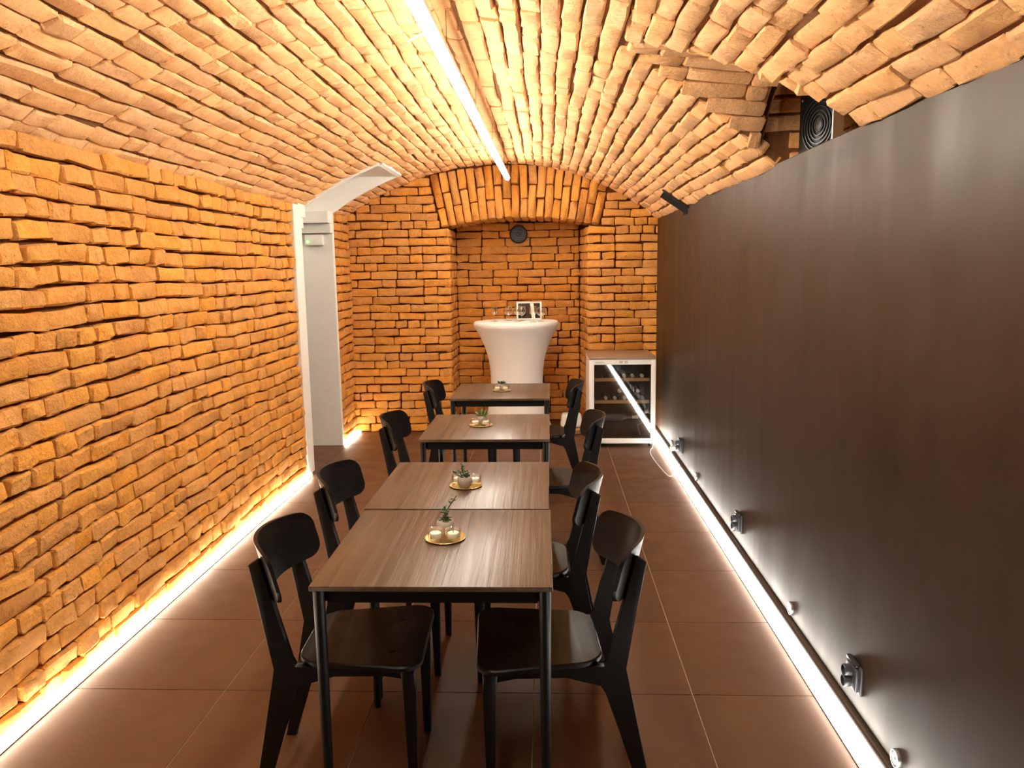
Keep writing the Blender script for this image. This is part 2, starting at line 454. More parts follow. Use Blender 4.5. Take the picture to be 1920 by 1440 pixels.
# ---- vault ceiling
xs = np.concatenate([np.linspace(XL-.05, DCX, 14), np.linspace(DCX, XBR+.12, 66)[1:]])
ys = np.concatenate([np.linspace(YR, 2.4, 8), np.linspace(2.4, 4.0, 49)[1:], np.linspace(4.0, DCY0, 12)[1:], np.linspace(DCY0, DCY1, 7)[1:], [7.55]])
v = []; f = []
def surf(x, y):
    z = vz(x)
    if x > .2: z = max(z, lz(y, x) if abs(y-LYC) < .75 else 0)
    return z
for y in ys:
    for x in xs: v.append((x, y, surf(x, y)+.020))
nx = len(xs)
for j in range(len(ys)-1):
    for i in range(nx-1):
        xc, yc = (xs[i]+xs[i+1])/2, (ys[j]+ys[j+1])/2
        if xc < DCX and DCY0 < yc < DCY1: continue
        if xc > LX0 and abs(yc-LYC) < .56 and lz(yc, xc) > vz(xc): continue
        a = j*nx+i; f.append((a, a+nx, a+nx+1, a+1))
ceil = structure('ceiling', pyd(v, f, sm=30), M_MORTARV, 'low segmental brick vault, its courses running along the room', 'ceiling')
B = Bricks(ceil, LIBV, M_BRICKV)
def arcs():
    out = []
    for side, R, lim in ((-1, RL, 1.50), (1, RR, 1.62)):
        s = COURSE*(.5 if side > 0 else -.5+1)
        s = COURSE/2
        while R*math.sin(s/R) < lim:
            out.append((side*s/R, R)); s += COURSE
    return out
for th, R in arcs():
    x = CX+R*math.sin(th); z = CZ-R+R*math.cos(th)
    tan = Vector((math.cos(th), 0, -math.sin(th))); nrm = Vector((-math.sin(th), 0, -math.cos(th)))
    ivs = [(Y0, YB+.02)]
    if x < DCX+.02: ivs = [(Y0, DCY0-.01), (DCY1+.01, YB+.02)]
    if x > .25:
        hw2 = (LZC-LSL*(x-.3)-vz(x))/LK
        if hw2 > 0: hw = math.sqrt(hw2); ivs = [(Y0, LYC-hw), (LYC+hw, YB+.02)]
    ph = random.uniform(0, 6)
    for a, b_ in ivs:
        for y0, y1 in run_course(a-random.uniform(0, .13) if a == Y0 else a, b_, random.uniform(.003, .007), (.62, .16, .22)):
            yc = (y0+y1)/2; w_ = .005*math.sin(yc*2.3+ph)+.003*math.sin(yc*5.1+ph*2)
            ex = Vector((0, 1, 0))+tan*random.uniform(-.014, .014); ex.normalize()
            nn = (nrm+tan*random.uniform(-.05, .05)).normalized(); tz = ex.cross(nn)
            if tz.dot(tan) < 0: tz = -tz
            c = Vector((x, yc, z))+tan*w_+nrm*random.gauss(0, .003)
            B.add(c, ex, nn, tz, y1-y0, BH*random.uniform(1.0, 1.10))
# lunette courses run across the room
s = -.62
while s < .62:
    # walk arc of the parabola
    y = LYC; acc = 0; st = .002*(1 if s > 0 else -1)
    while acc < abs(s): acc += math.hypot(st, abs(lz(y+st)-lz(y))); y += st
    sl = -2*LK*(y-LYC); tan = Vector((0, 1, sl)).normalized(); nrm = Vector((0, sl, -1)).normalized()
    x0 = .25
    while x0 < LX0 and vz(x0) > lz(y, x0): x0 += .004
    for a, b_ in run_course(x0+.005, LX0+random.uniform(-.02, .02), .005, (.6, .2, .2)) if x0 < LX0-.05 else []:
        xc = (a+b_)/2
        nn = (nrm+tan*random.uniform(-.06, .06)).normalized(); ex = Vector((1, 0, -LSL+random.uniform(-.01, .01))).normalized(); tz = ex.cross(nn).normalized()
        if tz.dot(tan) < 0: tz = -tz
        B.add(Vector((xc, y, lz(y, xc)))+nrm*random.gauss(0, .003), ex, nn, tz, b_-a, BH*1.05)
    s += COURSE
B.build()
# brick wall and plastered end of the shaft behind the dark partition
v = []; f = []
addq([(XBR+.02, YR, 0), (XBR+.02, YB+.05, 0), (XBR+.02, YB+.05, 1.93), (XBR+.02, YR, 1.93)])
SY0, SY1, SZ = LYC-.50, LYC+.50, 2.95
addq([(LX1, SY0, 1.85), (LX1, SY1, 1.85), (LX1, SY1, SZ), (LX1, SY0, SZ)])
sx_ = [LX0+.02+(LX1-LX0-.02)*k/8 for k in range(9)]
for yy in (SY0, SY1): addq([(x, yy, vz(x)+.03) for x in sx_]+[(LX1, yy, SZ), (LX0+.02, yy, SZ)])
addq([(LX0+.02, SY0, SZ), (LX1, SY0, SZ), (LX1, SY1, SZ), (LX0+.02, SY1, SZ)])
for i in range(20):
    ya, yb_ = SY0+(SY1-SY0)*i/20, SY0+(SY1-SY0)*(i+1)/20
    addq([(LX0+.02, ya, lz(ya, LX0)+.02), (LX0+.02, yb_, lz(yb_, LX0)+.02), (LX0+.02, yb_, SZ), (LX0+.02, ya, SZ)])
wsh = structure('wall_shaft', pyd(v, f), M_MORTARV, 'strip of bare masonry wall behind the top edge of the dark wall', 'wall')
B = Bricks(wsh, LIBV, M_BRICKV)
for k in range(12):
    z = 1.92+k*.08
    for a, b_ in run_course(SY0, SY1, .006, (.5, .2, .3)): B.add((LX1-.02, (a+b_)/2, z), (0, 1, 0), (-1, 0, 0), (0, 0, 1), b_-a)
    for a, b_ in (run_course(LX0+.04 if z > 2.16 else 1.12, LX1, .006, (.5, .2, .3)) if z > 2.05 else []): B.add(((a+b_)/2, SY1-.02, z), (1, 0, 0), (0, -1, 0), (0, 0, 1), b_-a)
B.build()

# ---- back wall with arched niche
yb = YB+RC; v = []; f = []
addq([(XL-.05, yb, 0), (NX0-.01, yb, 0), (NX0-.01, yb, 2.7), (XL-.05, yb, 2.7)])
addq([(NX1+.01, yb, 0), (XBR+.1, yb, 0), (XBR+.1, yb, 2.7), (NX1+.01, yb, 2.7)])
ax = np.linspace(NX0-.01, NX1+.01, 15)
for i in range(14): addq([(ax[i], yb, arch_z(ax[i])+.02), (ax[i+1], yb, arch_z(ax[i+1])+.02), (ax[i+1], yb, 2.7), (ax[i], yb, 2.7)])
for i in range(14): addq([(ax[i], yb, arch_z(ax[i])+.015), (ax[i+1], yb, arch_z(ax[i+1])+.015), (ax[i+1], NYB+.05, arch_z(ax[i+1])+.015), (ax[i], NYB+.05, arch_z(ax[i])+.015)])
addq([(NX0-RC, yb-.01, 0), (NXB0-RC, NYB+.05, 0), (NXB0-RC, NYB+.05, 2.2), (NX0-RC, yb-.01, 2.2)])
addq([(NX1+RC, yb-.01, 0), (NXB1+RC, NYB+.05, 0), (NXB1+RC, NYB+.05, 2.2), (NX1+RC, yb-.01, 2.2)])
addq([(NXB0-.05, NYB+RC, 0), (NXB1+.05, NYB+RC, 0), (NXB1+.05, NYB+RC, 2.2), (NXB0-.05, NYB+RC, 2.2)])
wb = structure('wall_back', pyd(v, f), M_MORTAR, 'orange brick end wall with a shallow arched niche', 'wall')
B = Bricks(wb, LIBW, M_BRICK)
def tall(l, h): return l
for k in range(32):
    z = (k+.5)*.0795
    def lim(s):      # vault limit on side s
        x = CX
        while (x > XL-.04 if s < 0 else x < XBR) and vz(x) > z-.02: x += s*.01
        return x
    if z > 2.58: break
    xa, xb = max(lim(-1), XL-.03), min(lim(1), XBR)
    if z < 1.985: l, r = NX0, NX1
    else:
        t = math.tan(AANG)*(z-ACZ); l, r = ACX-t-.01, ACX+t+.01
    for a, b_ in ((xa, l), (r, xb)):
        if b_-a < .06: continue
        st = (.13 if k % 2 else .26)
        if a == xa:  # start at the niche edge so that edges stay tidy
            iv = [(-(q1), -(q0)) for q0, q1 in run_course(-b_, -a, random.uniform(.006, .012), (.5, .2, .3), st)]
        else: iv = run_course(a, b_, random.uniform(.006, .012), (.5, .2, .3), st)
        for q0, q1 in iv:
            xc = (q0+q1)/2; ex = Vector((1, 0, random.uniform(-.012, .012))).normalized(); ez = Vector((-ex.z, 0, ex.x))
            B.add((xc, YB+random.gauss(0, .004), z+.003*math.sin(xc*3+k)), ex, (0, -1, 0), ez, q1-q0, BH*random.uniform(.94, 1.04))
    # niche back and reveals
    if z < 2.07:
        h_ = BH*random.uniform(.95, 1.1)
        for q0, q1 in run_course(NXB0+random.uniform(-.02, 0), NXB1, random.uniform(.005, .012), (.8, .12, .08)):
            ex = Vector((1, 0, random.uniform(-.015, .015))).normalized(); ez = Vector((-ex.z, 0, ex.x))
            B.add(((q0+q1)/2, NYB+random.gauss(0, .004), z), ex, (0, -1, 0), ez, q1-q0, h_)
    if z < 2.0:
        for q0, q1 in run_course(YB+.012, NYB-.01, .008, (.6, .2, .2), .13 if k % 2 else .26):
            B.add((NX0+(NXB0-NX0)*((q0+q1)/2-YB)/(NYB-YB), (q0+q1)/2, z), (0, 1, 0), (1, 0, 0), (0, 0, 1), q1-q0)
            d = Vector((NXB1-NX1, NYB-YB, 0)).normalized()
            B.add((NX1+(NXB1-NX1)*((q0+q1)/2-YB)/(NYB-YB), (q0+q1)/2, z), d, (-d.y, d.x, 0), (0, 0, 1), q1-q0)
# voussoirs of the arch
nv = 20
for i in range(nv):
    th = -AANG+(i+.5)*2*AANG/nv; rad = Vector((math.sin(th), 0, math.cos(th))); tg = Vector((math.cos(th), 0, -math.sin(th)))
    w_ = 2*AANG/nv*(ARI+ARO)/2*.90
    spl = [(.0, .31, 1), (.31, .50, 1)] if i % 2 else [(0, .18, 1), (.18, .50, 1)]
    for a, b_, _ in spl:
        rc = ARI+(a+b_)/2; wv = 2*AANG/nv*rc-.009
        B.add(Vector((ACX, YB-.005+random.gauss(0, .003), ACZ))+rad*rc, rad, (0, -1, 0), tg, b_-a-.008, wv, .14)
    for y0 in (YB+.02, YB+.29):     # soffit bricks deeper inside
        B.add(Vector((ACX, y0+.13, ACZ))+rad*ARI, (0, 1, 0), -rad, tg, .25, 2*AANG/nv*ARI-.009)
B.build()

# ---- near end of the room behind the camera
v = []; f = []
addq([(XL-.1, YR, 0), (XBR+.1, YR, 0), (XBR+.1, YR, 2.7), (XL-.1, YR, 2.7)])
structure('wall_near', pyd(v, f), M_MORTAR, 'plain end wall behind the viewpoint', 'wall')

# ---- dark partition on the right
bm = bmesh.new(); box(bm, XR, XR+.05, YR, YB-.005, 0, ZTOP, .004, 1)
structure('wall_right', fin(bm, 'm', 30), M_DARK, 'dark brown painted partition wall stopping below the vault', 'wall')
bm = bmesh.new()
prism(bm, [(XR+.001, 0), (1.0355, 0), (1.0355, .040), (1.0365, .052), (1.040, .060), (1.047, .066), (XR+.001, .068)], YR, YB-.01, 'y')
structure('baseboard_right', fin(bm, 'm', 40), M_DARK, 'low dark rounded skirting at the foot of the dark wall', 'skirting')

# ---- white doorway and passage on the left
bm = bmesh.new()
z1, z2, XE = 1.935, 2.02, -3.2
for s, y in ((1, DY1), (-1, DY0)):
    for z0_, z1_, st in ((0, z1, 0), (z1, z2, .06), (z2, 2.125, .12)):
        ya, yb_ = y-s*st, y+s*.05
        box(bm, XE, XL+.006, min(ya, yb_), max(ya, yb_), z0_, z1_, .004, 1)
box(bm, XE, XL+.010, DY0-.17, DY0, 0, 2.11, .006, 1)
def vside(y0, y1):   # side cheek of the cut, following the vault from below
    n = 14; pts = [(XE, 2.11)]
    for i in range(n+1):
        x = XL+(DCX-XL)*i/n; pts.append((x, vz(x)-.004))
    pts += [(DCX, 2.47), (XE, 2.47)]
    prism(bm, pts, y0, y1, 'y')
vside(DCY0-.03, DCY0); vside(DCY1, DCY1+.03)
box(bm, XE, DCX+.004, DCY0-.03, DCY1+.03, DCZ, DCZ+.04)
box(bm, XE-.05, XE, DY0-.1, DY1+.1, 0, 2.45)
structure('door_1', fin(bm, 'm', 30), M_PLASTER, 'white plastered doorway with stepped corbels leading to a side passage', 'doorway')
# thin plaster border left on the vault round the cut
bm = bmesh.new(); n = 12
for y0, y1 in ((DCY0-.035, DCY0+.004), (DCY1-.004, DCY1+.03)):
    for i in range(n):
        xa, xb = XL+(DCX-XL)*i/n, XL+(DCX-XL)*(i+1)/n
        q = [bm.verts.new(p) for p in ((xa, y0, vz(xa)-.012), (xb, y0, vz(xb)-.012), (xb, y1, vz(xb)-.012), (xa, y1, vz(xa)-.012))]; bm.faces.new(q)
q = [bm.verts.new(p) for p in ((DCX-.01, DCY0, vz(DCX)-.014), (DCX+.028, DCY0-.02, vz(DCX+.028)-.014), (DCX+.028, DCY1+.02, vz(DCX+.028)-.014), (DCX-.01, DCY1, vz(DCX)-.014))]; bm.faces.new(q)
r = bmesh.ops.extrude_face_region(bm, geom=bm.faces[:])
for e in r['geom']:
    if isinstance(e, bmesh.types.BMVert): e.co.z += .03
structure('trim_1', fin(bm, 'm'), M_PLASTER, 'ragged white plaster border round the doorway cut in the vault', 'trim')
lamp = thing('added_ceiling_lamp', 'added round white ceiling lamp, out of view inside the side passage', 'lamp', (-2.7, 6.45, DCZ))  # unseen lamp, added to brighten the passage
link('lamp_base', lathe([(.13, 0), (.13, -.02), (.12, -.025)], 24), lamp, M_WHITE)
link('diffuser', lathe([(.118, -.02), (.11, -.05), (.07, -.068), (.0001, -.072)], 24), lamp, M_FILL_LAMP)
em = thing('emergency_light', 'small white emergency light box with glowing green dot in the doorway', 'emergency light', (-2.055, DY1, 1.83))
link('housing', boxm(-.08, .08, -.045, 0, 0, .095, .006), em, M_PLASTER)
link('indicator', lathe([(.009, 0), (.009, .006), (.0001, .008)], 16), em, M_LEDG, (-.055, -.045, .03), (math.pi/2, 0, 0))

# ------------------------------------------------------------------ lights of the room
T0, T1 = Vector((-.389, .25, 2.357)), Vector((-.343, 7.08, 2.409))
ln = thing('tube_lamp', 'long glowing white tube lamp hung under the vault crown', 'lamp', T0)
d = T1-T0
link('diffuser', tube([(0, 0, 0), d], .023, 20), ln, M_TUBE)
bm = bmesh.new()
mt = Matrix.Translation((0, 0, 0))
a = math.atan2(d.x, d.y); pitch = math.atan2(d.z, d.y)
R_ = Matrix.Rotation(-a, 4, 'Z') @ Matrix.Rotation(pitch, 4, 'X')
box(bm, -.019, .019, -.002, d.length+.002, .012, .034, .003, 1, R_)
link('housing', fin(bm, 'm', 40), ln, M_ALU)
for yy in (.9, 2.25, 3.05, 4.2, 5.35, 6.6):
    p = T0+d*((yy-T0.y)/d.y)
    link('suspension_wire', tube([p-T0+Vector((0, 0, .03)), Vector((p.x, p.y, vz(p.x)-.010))-T0], .0012, 6), ln, M_BLACKM)
p = T0+d*((6.93-T0.y)/d.y)
link('end_bracket', tube(spline([p-T0+Vector((.0, 0, .03)), p-T0+Vector((.012, .0, .09)), p-T0+Vector((.01, .02, .12)), p-T0+Vector((.03, .03, .13)), p-T0+Vector((.045, .03, .10)), p-T0+Vector((.04, .05, .03))]), .004, 6), ln, M_BLACKM)
p = T0+d*((2.72-T0.y)/d.y)
link('loose_wire', tube(spline([p-T0+Vector((-.015, 0, .012)), p-T0+Vector((-.05, 0, .013)), p-T0+Vector((-.085, .0, -.006))]), .0025, 6), ln, M_CABLE)

def strip(name, label, x0, x1, y0, y1, mat, side):
    t = thing(name, label, 'light strip', ((x0+x1)/2, (y0+y1)/2, 0)); hw, hl = (x1-x0)/2, (y1-y0)/2
    bm = bmesh.new(); box(bm, -hw, hw, -hl, hl, 0, .003); box(bm, (hw-.003) if side < 0 else -hw, hw if side < 0 else -hw+.003, -hl, hl, 0, .005)
    link('profile', fin(bm), t, M_WHITE)
    bm = bmesh.new()
    if side < 0: prism(bm, [(-hw, .003), (hw-.0035, .003), (hw-.004, .024), (hw-.012, .030), (-hw, .030)], -hl, hl, 'y')
    else: prism(bm, [(-hw+.0035, .003), (hw, .003), (hw, .032), (-hw+.022, .032), (-hw+.008, .027), (-hw+.0035, .018)], -hl, hl, 'y')
    link('diffuser', fin(bm), t, mat)
    return t
strip('led_strip', 'glowing light strip along the foot of the long brick wall', -1.893, -1.857, .2, 5.80, M_STRIPL, -1)
strip('led_strip', 'short glowing light strip beyond the white doorway, near the back corner', -1.893, -1.857, 6.90, 7.42, M_STRIPL, -1)
strip('led_strip', 'glowing light strip along the foot of the dark wall', .990, 1.034, .2, 7.42, M_STRIPR, 1)

# ------------------------------------------------------------------ dining tables
def make_table(label):
    t = thing('dining_table', label, 'table', group='square dining tables')
    h = .335
    link('tabletop', boxm(-h, h, -h, h, .734, .75, .003, 2), t, M_TOP)
    ins = .030
    for k in range(4):
        bm = bmesh.new(); box(bm, -h+.042, h-.042, -h+ins, -h+ins+.018, .69, .7335)
        link('apron', fin(bm), t, M_BLACKM, None, (0, 0, k*math.pi/2))
    prof = [(.0125, 0), (.0135, .012), (.0165, .7), (.0165, .7335)]
    me = lathe(prof, 20); me.materials.append(M_BLACKM)
    for sx in (-1, 1):
        for sy in (-1, 1): link('leg', me, t, None, (sx*(h-.022), sy*(h-.022), 0))
    return t
T_LAB = ['dark square table nearest the viewer, nearest of the four in the row', 'dark square table pushed against the nearest one, second in the row',
         'dark square table third in the row, standing apart behind a gap', 'dark square table farthest back, in front of the white bar table']
TPOS = [(-.3244, 2.2971, .0034), (-.3303, 2.9804, -.0051), (-.3214, 4.1087, -.0038), (-.3145, 5.3295, -.0078)]
tb = None
for i, (x, y, r) in enumerate(TPOS):
    o = make_table(T_LAB[0]) if i == 0 else copy_tree(tb)
    if i == 0: tb = o
    o.location = (x, y, 0); o.rotation_euler = (0, 0, r); o['label'] = T_LAB[i]
o = copy_tree(tb); o.location = (-1.03, .853, 0); o.rotation_euler = (0, 0, -.03); o['label'] = 'dark square table at the near left, only its edge in the bottom left corner'

# ------------------------------------------------------------------ chairs (local +x is forward)
def make_chair():
    t = thing('dining_chair', '', 'chair', group='black wooden chairs along the tables')
    # seat
    def outline(inset):
        pts = []
        def hw(x): return .168+(x+.168)/.383*.055
        x0, x1 = -.168+inset, .215-inset
        cr, cf = .085-inset*.5, .060-inset*.5
        for s in (1, -1):
            seq = []
            for k in range(7):
                a = math.pi/2*k/6
                seq.append((x0+cr-cr*math.cos(a), (hw(x0+cr)-inset)-cr+cr*math.sin(a)))
            for k in range(7):
                a = math.pi/2*k/6
                seq.append((x1-cf+cf*math.sin(a), (hw(x1-cf)-inset)-cf+cf*math.cos(a)))
            if s < 0: seq = [(x, -y) for x, y in reversed(seq)]
            pts += seq
        return pts
    rings = [(0.006, .430), (0, .434), (0, .445), (.004, .4495), (.03, .4485), (.09, .444), (.15, .441)]
    v = []; f = []; n = len(outline(0))
    for ins, z in rings: v += [(x, y, z) for x, y in outline(ins)]
    for k in range(len(rings)-1):
        for i in range(n): f.append((k*n+i, k*n+(i+1) % n, (k+1)*n+(i+1) % n, (k+1)*n+i))
    f.append(tuple(range(n-1, -1, -1))); f.append(tuple((len(rings)-1)*n+i for i in range(n)))
    bm = bmesh.new(); me = pyd(v, f); bm.from_mesh(me)
    link('seat', fin(bm, 'seat', 35), t, M_CHAIR)
    # rear legs with posts
    prof = [(-.288, .752), (-.262, .768), (-.252, .764), (-.180, .455), (-.168, .43), (-.02, .43), (.05, .428), (.05, .422), (-.0, .416), (-.156, .376), (-.172, .352), (-.281, 0), (-.317, 0), (-.226, .425)]
    bm = bmesh.new(); prism(bm, prof, -.0135, .0135, 'y', .004, 2); me = fin(bm, 'leg', 35); me.materials.append(M_CHAIR)
    for s in (-1, 1): link('leg', me, t, None, (0, s*.162, 0))
    # front legs
    bm = bmesh.new()
    prism(bm, [(.150, .43), (.196, .43), (.196, .36), (.190, 0), (.164, 0), (.158, .36)], -.014, .014, 'y', .006, 2); me = fin(bm, 'leg', 35); me.materials.append(M_CHAIR)
    for s in (-1, 1): link('leg', me, t, None, (0, s*.172, 0), (-s*.02, 0, 0))
    # rails under the seat
    bm = bmesh.new(); prism(bm, [(-.15, .425), (.16, .425), (.16, .392), (.10, .402), (-.15, .402)], -.01, .01, 'y'); me = fin(bm, 'rail'); me.materials.append(M_CHAIR)
    for s in (-1, 1): link('side_rail', me, t, None, (0, s*.166, 0))
    link('cross_rail', boxm(.160, .180, -.165, .165, .395, .425, .003), t, M_CHAIR)
    link('cross_rail', boxm(-.175, -.155, -.155, .155, .375, .42, .003), t, M_CHAIR)
    # curved backrest
    nu, nw = 29, 13; W, Z0, Z1 = .218, .640, .795; v = []; f = []
    def front(z): return -.178+(-.074)*(z-.455)/.309
    def P(u, wv, off):
        cr = .046; y = u*W; zc = (Z0+Z1)/2; hh = (Z1-Z0)/2
        # rounded-rectangle mapping
        ay = abs(y); e = max(0, ay-(W-cr))/cr
        lim = hh-cr*(1-math.sqrt(max(0, 1-min(1, e)**2)))
        z = zc+wv*lim
        z += .010*(1-u*u)*(wv+1)/2
        xx = front(z)+1.9*(y*y-.162**2)+.012
        return (xx+off, y, z)
    for off in (0, -.012):
        for j in range(nw):
            for i in range(nu):
                u = math.sin(math.pi/2*(2*i/(nu-1)-1)); wv = math.sin(math.pi/2*(2*j/(nw-1)-1))
                v.append(P(u, wv, off))
    nn = nu*nw
    for j in range(nw-1):
        for i in range(nu-1):
            a = j*nu+i; f.append((a, a+1, a+nu+1, a+nu)); f.append((nn+a, nn+a+nu, nn+a+nu+1, nn+a+1))
    per = [i for i in range(nu)]+[j*nu+nu-1 for j in range(1, nw)]+[(nw-1)*nu+i for i in range(nu-2, -1, -1)]+[j*nu for j in range(nw-2, 0, -1)]
    for k in range(len(per)): a, b_ = per[k], per[(k+1) % len(per)]; f.append((a, nn+a, nn+b_, b_))
    bm = bmesh.new(); me = pyd(v, f); bm.from_mesh(me)
    link('backrest', fin(bm, 'backrest', 50), t, M_CHAIR)
    # screw caps on the posts
    me = lathe([(.005, 0), (.005, .0015), (.0001, .002)], 10); me.materials.append(M_STEEL)
    for s in (-1, 1):
        for z in (.72, .66): link('screw', me, t, None, (-.285+(.752-z)*.18-.002, s*.162, z), (0, -math.pi/2-.18, 0))
    return t
CH = [(-.600, 2.285, .035, 'black wooden chair at the near left, pushed in at the nearest table'),
      (-.622, 3.005, 0, 'black wooden chair on the brick wall side, second from the viewer'),
      (-.620, 4.165, 0, 'black wooden chair on the brick wall side, third from the viewer'),
      (-.575, 5.395, 0, 'black wooden chair on the brick wall side, farthest back'),
      (-.014, 2.285, math.pi+.07, 'black wooden chair at the near right, pushed in at the nearest table'),
      (-.090, 2.955, math.pi, 'black wooden chair on the dark wall side, second from the viewer'),
      (.010, 4.155, math.pi, 'black wooden chair on the dark wall side, third from the viewer'),
      (-.045, 5.385, math.pi, 'black wooden chair on the dark wall side, farthest back')]
ch0 = make_chair()
for i, (x, y, r, lab) in enumerate(CH):
    o = ch0 if i == 0 else copy_tree(ch0)
    o.location = (x, y, 0); o.rotation_euler = (0, 0, r); o['label'] = lab

# ------------------------------------------------------------------ table decorations
def leaf(bm, p, dirv, l, wd, th):
    dirv = Vector(dirv).normalized(); side = dirv.cross(Vector((0, 0, 1)))
    if side.length < .1: side = Vector((1, 0, 0))
    side.normalize(); nn = side.cross(dirv)
    p = Vector(p); mid = p+dirv*l*.6
    v = [bm.verts.new(q) for q in (p, mid+side*wd, mid-side*wd, mid+nn*th, mid-nn*th, p+dirv*l)]
    for a, b_, c in ((0, 1, 3), (0, 3, 2), (0, 2, 4), (0, 4, 1), (5, 3, 1), (5, 2, 3), (5, 4, 2), (5, 1, 4)): bm.faces.new((v[a], v[b_], v[c]))
def plant(loc, kind, label, rnd):
    t = thing('potted_succulent', label, 'plant', loc, group='small potted succulents on the tables')
    link('pot', lathe([(.0001, .001), (.018, .0), (.026, .010), (.0300, .024), (.029, .036), (.025, .044), (.0225, .044), (.025, .039), (.0001, .038)], 24), t, M_STONE)
    bm = bmesh.new(); stems = []
    if kind == 'tall':
        for s in range(3):
            n = 5+s*2 if s else 9
            hgt = (.088, .045, .035)[s]; lean = Vector((.014-.02*s+.028*(s == 0), -.004+.01*s, 0))
            base = Vector((-.006+.008*s, .004*s, .04))
            pts = spline([base, base+lean*.4+Vector((0, 0, hgt*.5)), base+lean+Vector((.004, 0, hgt))], 6); stems.append(pts)
            for k in range(n):
                q = pts[int((k+1)/n*(len(pts)-1))]
                for m_ in (0, 1):
                    a = rnd.uniform(0, 6.3); leaf(bm, q, (math.cos(a), math.sin(a), rnd.uniform(.1, .7)), rnd.uniform(.013, .022), .0052, .002)
    elif kind == 'bushy':
        for s in range(7):
            a = s*.9+rnd.random(); rr = rnd.uniform(.004, .02); hgt = rnd.uniform(.022, .055)
            base = Vector((.012*math.cos(a), .012*math.sin(a), .04)); pts = spline([base, base+Vector((rr*math.cos(a)-.006, rr*math.sin(a), hgt*.6)), base+Vector((rr*1.4*math.cos(a)-.008, rr*1.4*math.sin(a), hgt))], 4); stems.append(pts)
            for k in range(7):
                q = pts[int((k+1)/7*(len(pts)-1))]; b_ = rnd.uniform(0, 6.3)
                leaf(bm, q, (math.cos(b_), math.sin(b_), rnd.uniform(.2, 1.0)), rnd.uniform(.011, .018), .0048, .002)
    else:
        for k in range(34):
            a = rnd.uniform(0, 6.3); e = rnd.uniform(.25, 1.35) if kind == 'spiky' else rnd.uniform(.15, .8)
            l = rnd.uniform(.030, .052) if kind == 'spiky' else rnd.uniform(.022, .034)
            leaf(bm, (.006*math.cos(a), .006*math.sin(a), .042), (math.cos(a)*math.cos(e), math.sin(a)*math.cos(e), math.sin(e)), l, .0045 if kind == 'spiky' else .009, .003)
    fo = fin(bm, 'leaves', 30)
    link('leaves', fo, t, M_GREEN2 if kind == 'spiky' else M_GREEN)
    if stems:
        bm2 = bmesh.new()
        for pts in stems:
            me = tube(pts, .0018, 5); bm2.from_mesh(me)
        link('stems', fin(bm2, 'stems', 50), t, M_GREEN)
    return t
cup_me = lathe([(.0001, .001), (.0235, .0), (.0255, .004), (.0258, .018), (.0262, .034), (.0255, .036), (.0236, .0355), (.0232, .020), (.0225, .010), (.0001, .009)], 28); cup_me.materials.append(M_GLASS)
wax_me = lathe([(.0001, .0095), (.0182, .0095), (.0187, .011), (.0187, .023), (.0172, .0250), (.0001, .0248)], 20); wax_me.materials.append(M_WAX)
wick_me = tube([(0, 0, .0245), (.001, 0, .032)], .0008, 5); wick_me.materials.append(M_BLACKM)
tray_me = lathe([(.0001, 0), (.060, 0), (.063, .0015), (.0655, .005), (.0640, .0055), (.060, .003), (.0001, .003)], 40); tray_me.materials.append(M_GOLD)
# table index, tray centre, [cup offsets], plant offset, plant kind
WH = ['on the nearest table', 'on the second table', 'on the third table', 'on the farthest table']
DECO = [(-.330, 2.338, (-.027, -.024), (.029, -.024), (-.004, .036), 'tall', 'succulent with one tall leaning stem in a grey stone pot on the nearest table'),
        (-.325, 2.937, (-.033, .020), (.034, .014), (-.001, -.032), 'bushy', 'bushy dark succulent in a grey stone pot on the second table'),
        (-.364, 4.119, (-.031, -.018), (.028, -.018), (.001, .034), 'spiky', 'spiky pale green succulent in a grey pot on the third table'),
        (-.321, 5.322, (-.029, -.018), (.029, -.018), (.001, .034), 'flat', 'low leafy succulent in a grey pot on the farthest table')]
for i, (x, y, c1, c2, pp, kind, lab) in enumerate(DECO):
    tr = link('tray', tray_me, None, None, (x, y, .7502)); tag(tr, 'small round gold tray %s' % WH[i], 'tray', 'gold trays on the tables')
    for sd, c in (('left', c1), ('right', c2)):
        k = thing('tealight_holder', 'clear glass tealight cup, %s one of the pair %s' % (sd, WH[i]), 'candle holder', (x+c[0], y+c[1], .7536), 0, 'glass tealight cups on the gold trays')
        link('cup', cup_me, k); wx = link('candle', wax_me, k); link('wick', wick_me, wx)
    plant((x+pp[0], y+pp[1], .7534), kind, lab, random.Random(40+i))

# ------------------------------------------------------------------ white bar table in the niche
BX, BY = -.29, 7.32
bt = thing('bar_table', 'round bar table under a white stretch cover in the niche', 'table', (BX, BY, 0))
prof = [(.335, .004), (.342, .012), (.325, .06), (.300, .15), (.276, .28), (.258, .40), (.250, .52), (.255, .63), (.270, .745), (.302, .857), (.350, .965), (.385, 1.030), (.402, 1.055), (.406, 1.075), (.404, 1.092), (.395, 1.100)]
n = 64; v = []; f = []
for k, (r, z) in enumerate(prof):
    for i in range(n):
        a = 2*math.pi*i/n; q = max(0, min(1, (.35-z)/.35))
        rr = r*(1+.10*q*(abs(math.cos(2*a))-.5)); v.append((rr*math.cos(a), rr*math.sin(a), z))
for k in range(len(prof)-1):
    for i in range(n): f.append((k*n+i, k*n+(i+1) % n, (k+1)*n+(i+1) % n, (k+1)*n+i))
link('stretch_cover', pyd(v, f, sm=60), bt, M_CLOTH)
link('table_top', lathe([(.398, 1.085), (.402, 1.094), (.396, 1.1015), (.380, 1.103), (.0001, 1.102)], 64), bt, M_CLOTH)
bm = bmesh.new()
for i in range(n): pass
v = []; f = []
